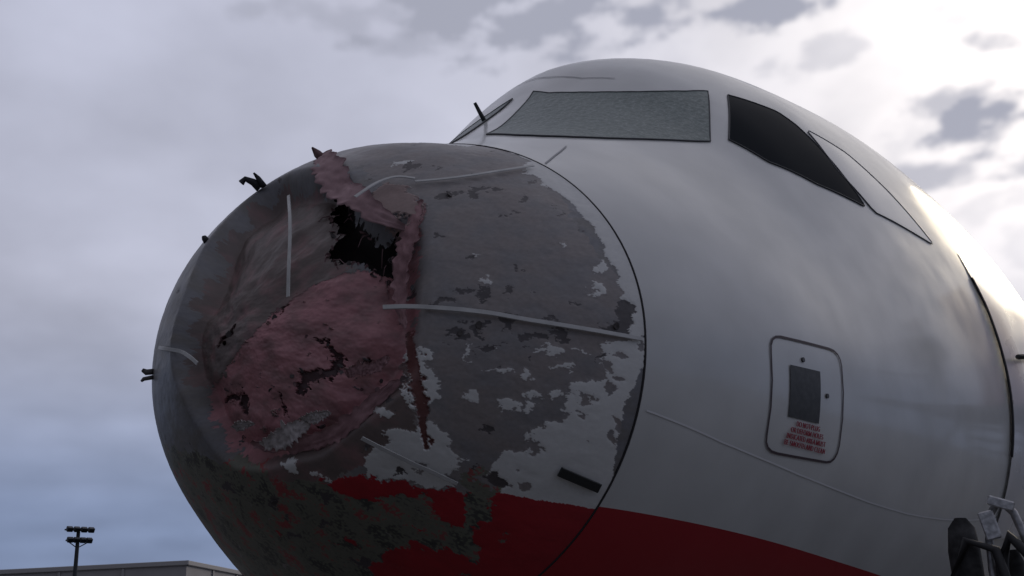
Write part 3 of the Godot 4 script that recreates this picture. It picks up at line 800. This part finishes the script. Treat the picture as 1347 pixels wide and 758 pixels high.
# ---------------------------------------------------------------- what stands round it
func build_far():
	var eye := Vector3(-2.0275, 0, 2.155)
	# the low terminal block to the left
	var pc := eye + dir_of(46.8, 0) * 110.0; var ls := (dir_of(55.4, 0) * 115.0 - dir_of(46.8, 0) * 110.0).normalized() * 60.0
	var rs := (dir_of(44.0, 0) * 122.7 - dir_of(46.8, 0) * 110.0).normalized() * 45.0
	var top := 13.8
	var b := thing("terminal_building", "long low flat-roofed grey building far off behind the floodlight mast", "building", pc)
	var foot := [Vector3.ZERO, ls, ls + rs, rs]
	var st := SurfaceTool.new(); st.begin(Mesh.PRIMITIVE_TRIANGLES); st.set_smooth_group(-1)
	var mid: Vector3 = (foot[0] + foot[2]) / 2 + Vector3(0, 6, 0)
	for i in 4:
		var a: Vector3 = foot[i]; var c: Vector3 = foot[(i + 1) % 4]; var u := Vector3(0, top - .45, 0)
		quad_into(st, [a, c, c + u, a + u], mid)
	quad_into(st, [foot[0] + Vector3(0, top - .8, 0), foot[1] + Vector3(0, top - .8, 0), foot[2] + Vector3(0, top - .8, 0), foot[3] + Vector3(0, top - .8, 0)], mid)
	obj("wall", commit(st), plain(lin(.34, .32, .32), .8, 0, .10, 101, .08), b)
	for i in 4:
		var a: Vector3 = foot[i]; var c: Vector3 = foot[(i + 1) % 4]; var d := (c - a)
		obj("coping", box(Vector3(d.length() + .5, .45, .5), .05), plain(lin(.36, .35, .35), .7), b, Transform3D(Basis(Vector3.UP, atan2(-d.z, d.x)), (a + c) / 2 + Vector3(0, top - .225, 0)))
	for w in 2:
		var d: Vector3 = [ls, rs][w]; var n := Vector3(-d.z, 0, d.x).normalized()
		if n.dot(-pc) < 0: n = -n
		for k in range(1, int(d.length() / 6)):
			obj("wall_rib", box(Vector3(.25, top - .5, .16), .02), M.steel, b, Transform3D(Basis(Vector3.UP, atan2(-d.z, d.x)), d.normalized() * k * 6.0 + n * .08 + Vector3(0, (top - .5) / 2, 0)))
			var wn := obj("window", box(Vector3(4.4, 2.2, .12), .02), M.glass, b, Transform3D(Basis(Vector3.UP, atan2(-d.z, d.x)), d.normalized() * (k * 6.0 - 3.0) + n * .06 + Vector3(0, 5.0, 0)))
	# the floodlight mast
	var mp := eye + dir_of(52.04, 0) * 80.0
	var mast := thing("floodlight_mast", "tall dark mast with racks of floodlights above the flat roof", "light mast", mp, deg_to_rad(52.0 - 90.0 + 22.0))
	obj("pole", tube_mesh([Vector3(0, 0, 0), Vector3(0, 6, 0), Vector3(0, 12.9, 0)], [.22, .17, .12], 12), M.mast, mast)
	for r in 2:
		var y := 12.75 - r * .72
		obj("crossbar", box(Vector3(2.0 - r * .25, .1, .1), .01, moved(Vector3(0, y, .12))), M.mast, mast)
		for k in 4:
			var fx := (k - 1.5) * (.50 - r * .06)
			var fl := obj("floodlight", box(Vector3(.42, .34, .3), .04), M.mast, mast, Transform3D(Basis(Vector3(1, 0, 0), .55), Vector3(fx, y + .02, .34)))
			obj("lens", box(Vector3(.34, .27, .02), .004, moved(Vector3(0, 0, .158))), M.glass, fl)
	obj("brace", tube_mesh([Vector3(-.85, 12.05, .12), Vector3(0, 11.55, 0), Vector3(.85, 12.05, .12)], .04, 6), M.mast, mast)

func build_stairs():
	var s := thing("boarding_stairs", "wheeled boarding stairs with red side shield standing by the front door", "boarding stairs", Vector3(7.4, 0, 3.8))
	var deck := 3.4
	obj("platform", box(Vector3(1.6, .14, 2.6), .02, moved(Vector3(0, deck - .07, 0))), M.dark_steel, s)
	obj("chassis", box(Vector3(4.6, .5, 1.9), .06, moved(Vector3(1.6, .85, 0))), M.dark_steel, s)
	for k in 15:
		obj("step", box(Vector3(.3, .05, 1.3), .01, moved(Vector3(.95 + k * .29, deck - .2 - k * .2, 0))), M.dark_steel, s)
	for sz in [-1, 1]:
		obj("stringer", tube_mesh([Vector3(.8, deck - .1, .7 * sz), Vector3(5.2, .4, .7 * sz)], .08, 8), M.rail, s)
		obj("handrail", tube_mesh([Vector3(-.75, deck + .7, 1.25 * sz), Vector3(.75, deck + .9, 1.25 * sz), Vector3(5.1, 1.3, .75 * sz)], .03, 8), M.mast, s)
		for p in [[-.75, deck, .7, 1.25], [.75, deck, .9, 1.25], [3.0, 1.85, .9, 1.0]]:
			obj("post", tube_mesh([Vector3(p[0], p[1], p[3] * sz), Vector3(p[0], p[1] + p[2], p[3] * sz)], .025, 8), M.rail, s)
		obj("lifting_strut", tube_mesh([Vector3(-.6, 1.1, .75 * sz), Vector3(.55, deck - .14, .75 * sz)], .09, 10), M.rail, s)
		obj("lifting_strut", tube_mesh([Vector3(.55, 1.1, .75 * sz), Vector3(-.6, deck - .14, .75 * sz)], .07, 10), M.rail, s)
		for wx in [-.3, 3.3]:
			var tor := TorusMesh.new(); tor.inner_radius = .18; tor.outer_radius = .42; tor.rings = 28; tor.ring_segments = 10
			var wh := obj("wheel", tor, M.dark_steel, s, Transform3D(Basis(Vector3(1, 0, 0), PI / 2), Vector3(wx, .42, .85 * sz)))
			var rim := CylinderMesh.new(); rim.top_radius = .19; rim.bottom_radius = .19; rim.height = .12; obj("rim", rim, M.rail, wh)
	obj("side_shield", box(Vector3(.05, 1.7, .5), .015, moved(Vector3(-.4, deck + .85, -.5))), M.red_panel, s)

func build_person():
	var p := thing("person", "person in dark jacket and trousers, hands in pockets, on the stairs platform", "person", Vector3(7.2, 3.4, 4.5), 0.5)
	# joints: from, to, two radii; one smooth field over them all
	var bones := [[Vector3(0, .95, 0), Vector3(0, 1.2, 0), .15, .15], [Vector3(-.09, 1.3, 0), Vector3(.09, 1.3, 0), .135, .135], [Vector3(0, 1.42, 0), Vector3(0, 1.55, .01), .06, .055], [Vector3(0, 1.62, .015), Vector3(0, 1.7, 0), .085, .09], [Vector3(0, 1.64, .1), Vector3(0, 1.62, .11), .018, .02]]
	for s in [-1.0, 1.0]:
		bones.append_array([[Vector3(.09 * s, .92, 0), Vector3(.11 * s, .5, .02), .10, .07], [Vector3(.11 * s, .5, .02), Vector3(.12 * s, .09, -.02), .068, .048], [Vector3(.12 * s, .05, -.04), Vector3(.14 * s, .04, .16), .05, .04],
			[Vector3(.18 * s, 1.38, 0), Vector3(.29 * s, 1.12, -.06), .07, .055], [Vector3(.29 * s, 1.12, -.06), Vector3(.19 * s, .95, .1), .055, .05], [Vector3(.08 * s, 1.67, -.01), Vector3(.085 * s, 1.66, -.02), .02, .02]])
	var c := .024; var nx := 34; var ny := 78; var nz := 20; var org := Vector3(-.4, -.03, -.2)
	var f := PackedFloat32Array(); f.resize(nx * ny * nz); f.fill(1.0)
	for b in bones:
		var ab: Vector3 = b[1] - b[0]; var l2 := ab.length_squared()
		for iy in ny:
			for iz in nz:
				for ix in nx:
					var q := org + Vector3(ix, iy, iz) * c
					var t := clampf((q - b[0]).dot(ab) / l2, 0, 1)
					var d: float = q.distance_to(b[0] + ab * t) - lerpf(b[2], b[3], t)
					var k := (iy * nz + iz) * nx + ix; var o := f[k]
					var h := maxf(.04 - absf(d - o), 0.0) / .04
					f[k] = minf(d, o) - h * h * .01
	var ids := {}; var vs := PackedVector3Array(); var cols := PackedColorArray()
	var sx := 1; var sy := nx * nz; var sz := nx
	var st := st_new()
	for iy in ny - 1:
		for iz in nz - 1:
			for ix in nx - 1:
				var k := iy * sy + iz * sz + ix
				var sum := Vector3.ZERO; var cnt := 0
				for e in [[0, sx], [0, sy], [0, sz], [sx, sx + sy], [sx, sx + sz], [sy, sy + sx], [sy, sy + sz], [sz, sz + sx], [sz, sz + sy], [sx + sy, sx + sy + sz], [sx + sz, sx + sy + sz], [sy + sz, sx + sy + sz]]:
					var a := f[k + e[0]]; var b := f[k + e[1]]
					if (a < 0) == (b < 0): continue
					var pa := Vector3(1 if e[0] in [sx, sx + sy, sx + sz] else 0, 1 if e[0] in [sy, sx + sy, sy + sz] else 0, 1 if e[0] in [sz, sx + sz, sy + sz] else 0)
					var stp: int = e[1] - e[0]
					sum += pa + Vector3(1 if stp == sx else 0, 1 if stp == sy else 0, 1 if stp == sz else 0) * (a / (a - b)); cnt += 1
				if cnt: ids[k] = vs.size(); vs.append(org + (Vector3(ix, iy, iz) + sum / cnt) * c)
	for k in ids:
		for ax in [[sx, sy, sz], [sy, sz, sx], [sz, sx, sy]]:
			if (f[k] < 0) == (f[k + ax[0]] < 0): continue
			if not (ids.has(k - ax[1]) and ids.has(k - ax[2]) and ids.has(k - ax[1] - ax[2])): continue
			var q := [vs[ids[k]], vs[ids[k - ax[1]]], vs[ids[k - ax[1] - ax[2]]], vs[ids[k - ax[2]]]]
			if f[k] > 0: q.reverse()
			for v in [0, 1, 2, 0, 2, 3]:
				var y: float = q[v].y
				st.set_color(Color(.04, .05, .06) if y < .9 else (Color(.05, .055, .05) if y < 1.46 else (Color(.03, .025, .02) if y > 1.71 or q[v].z < -.01 else Color(.35, .22, .17))))
				st.add_vertex(q[v])
	var m := plain(Color.WHITE, .8); m.vertex_color_use_as_albedo = true
	obj("body", commit(st), m, p)

func build_ladder():
	var l := thing("access_ladder", "silver tubular access ladder with dark rubber pads beside the fuselage", "ladder", Vector3(2.1, 0, 1.7))
	var silver := plain(lin(.42, .42, .43), .35, .5, .4, 96, 5.0)
	var rubber := plain(lin(.022, .022, .024), .85, 0, .4, 95, 4.0)
	obj("rubber_pad", tube_mesh([Vector3(0, 1.72, -.085), Vector3(0, 1.78, -.085), Vector3(0, 2.17, -.07), Vector3(0, 2.25, -.065), Vector3(0, 2.285, -.062)], [.03, .052, .055, .046, .02], 16), rubber, l)
	obj("rubber_pad", tube_mesh([Vector3(.02, 1.75, .075), Vector3(.02, 1.8, .075), Vector3(.02, 2.1, .085), Vector3(.02, 2.16, .086)], [.02, .035, .035, .015], 14), rubber, l)
	obj("hoop", tube_mesh([Vector3(-.03, .05, .0), Vector3(-.03, 2.1, .012), Vector3(-.03, 2.2, .022), Vector3(-.03, 2.28, .04), Vector3(-.03, 2.318, .068), Vector3(-.03, 2.318, .09), Vector3(-.03, 2.28, .118), Vector3(-.03, 2.2, .135), Vector3(-.03, 2.08, .15), Vector3(-.03, .05, .36)], .014, 10), silver, l)
	obj("clamp_plate", box(Vector3(.012, .10, .052), .005, Transform3D(Basis(Vector3(1, 0, 0), -.15), Vector3(-.05, 2.245, .035))), plain(lin(.66, .66, .67), .3, .3, .3, 97, 8.0), l)
	obj("clamp_plate", box(Vector3(.012, .035, .09), .005, Transform3D(Basis(Vector3(1, 0, 0), .42), Vector3(-.05, 2.315, .085))), plain(lin(.66, .66, .67), .3, .3, .3, 97, 8.0), l)
	var hose := plain(lin(.03, .03, .032), .6)
	obj("hose", tube_mesh([Vector3(-.06, 1.7, -.12), Vector3(-.07, 2.05, -.13), Vector3(-.065, 2.2, -.05), Vector3(-.07, 2.16, .04), Vector3(-.06, 1.95, .07), Vector3(-.05, 1.6, .05)], .017, 8), hose, l)
	obj("hose", tube_mesh([Vector3(-.05, 1.9, .2), Vector3(-.06, 2.12, .15), Vector3(-.06, 2.2, .09), Vector3(-.05, 2.12, .05), Vector3(-.04, 1.9, .02)], .022, 8), hose, l)
	for k in 7: obj("rung", tube_mesh([Vector3(-.03, .3 + k * .27, .0), Vector3(-.03, .3 + k * .27, .335 - k * .028)], .012, 8), silver, l)
	for s in [0.0, .3]:
		obj("rear_leg", tube_mesh([Vector3(0, 1.95, .02 + s * .4), Vector3(.75, .05, s)], .016, 8), silver, l)

func _ready():
	rng.seed = 7
	var cam := Camera3D.new(); cam.name = "camera"; add_child(cam)
	cam.fov = rad_to_deg(2.0 * atan(379.0 / 1379.6)); cam.near = 0.05; cam.far = 6000.0
	var f := Vector3(cos(.5084) * cos(.3494), sin(.3494), -sin(.5084) * cos(.3494))
	cam.transform = Transform3D(Basis.looking_at(f, Vector3.UP), Vector3(-2.0275, 1.8637, 2.155))
	cam.rotate_object_local(Vector3(0, 0, 1), -.0612)
	cam.current = true
	var env := Environment.new(); env.background_mode = Environment.BG_SKY
	var sky := Sky.new(); var pm := PanoramaSkyMaterial.new(); pm.panorama = make_sky(); pm.energy_multiplier = 1.0; sky.sky_material = pm
	env.sky = sky; env.tonemap_mode = Environment.TONE_MAPPER_LINEAR; env.tonemap_exposure = 1.0
	env.ambient_light_source = Environment.AMBIENT_SOURCE_SKY
	env.sdfgi_enabled = true; env.ssao_enabled = true; env.ssil_enabled = true
	var we := WorldEnvironment.new(); we.environment = env; add_child(we)
	var sun := DirectionalLight3D.new(); sun.light_energy = .15; sun.light_angular_distance = 18.0; sun.light_color = Color(1, .93, .80); sun.shadow_enabled = true
	sun.transform = Transform3D(Basis.looking_at(-dir_of(-9, 20), Vector3.UP), Vector3(0, 30, 0)); add_child(sun)
	M.white = paint(lin(.60, .605, .59), .42, 201, .10); M.red = paint(lin(.34, .006, .014), .45, 211)
	M.red.clearcoat = .12
	M.white_door = paint(lin(.60, .60, .62), .3, 202)
	M.glass = plain(lin(.014, .017, .021), .08); M.glass.metallic_specular = .04
	M.crazed = StandardMaterial3D.new(); M.crazed.roughness = .45
	var cz := noise_tex(.06, 3, lin(.30, .345, .33), lin(.04, .065, .06), 221, 512, false, 0, FastNoiseLite.TYPE_CELLULAR)
	var cn: FastNoiseLite = cz.noise; cn.cellular_return_type = FastNoiseLite.RETURN_DISTANCE2_SUB; cn.domain_warp_enabled = true; cn.domain_warp_amplitude = 14.0; cn.domain_warp_frequency = .02
	cz.color_ramp.add_point(.2, lin(.11, .15, .14))
	M.crazed.albedo_texture = cz; M.crazed.uv1_triplanar = true; M.crazed.uv1_world_triplanar = true; M.crazed.uv1_scale = Vector3.ONE * 1.1
	M.crazed.normal_enabled = true; M.crazed.normal_texture = noise_tex(.05, 3, Color.BLACK, Color.WHITE, 222, 512, true, 8.0, FastNoiseLite.TYPE_CELLULAR); M.crazed.normal_scale = .25
	M.bright_glass = plain(lin(.44, .45, .47), .1)
	M.seal = plain(lin(.07, .07, .075), .7); M.seal_thin = plain(lin(.16, .16, .17), .7)
	M.seam_light = plain(lin(.66, .66, .67), .4); M.seam_dark = plain(lin(.33, .33, .34), .7)
	M.steel = plain(lin(.31, .3, .3), .6, .2); M.mast = plain(lin(.06, .065, .075), .6, .2)
	M.dark_steel = plain(lin(.05, .05, .055), .7); M.rail = plain(lin(.6, .6, .6), .4); M.red_panel = plain(lin(.62, .03, .04), .4)
	var ground := PlaneMesh.new(); ground.size = Vector2(6000, 6000)
	var go := obj("ground", ground, plain(lin(.11, .107, .10), .9, 0, .3, 231, .05)); go.set_meta("kind", "structure")
	build_airliner()
	build_stairs()
	build_person()
	build_ladder()
	build_far()
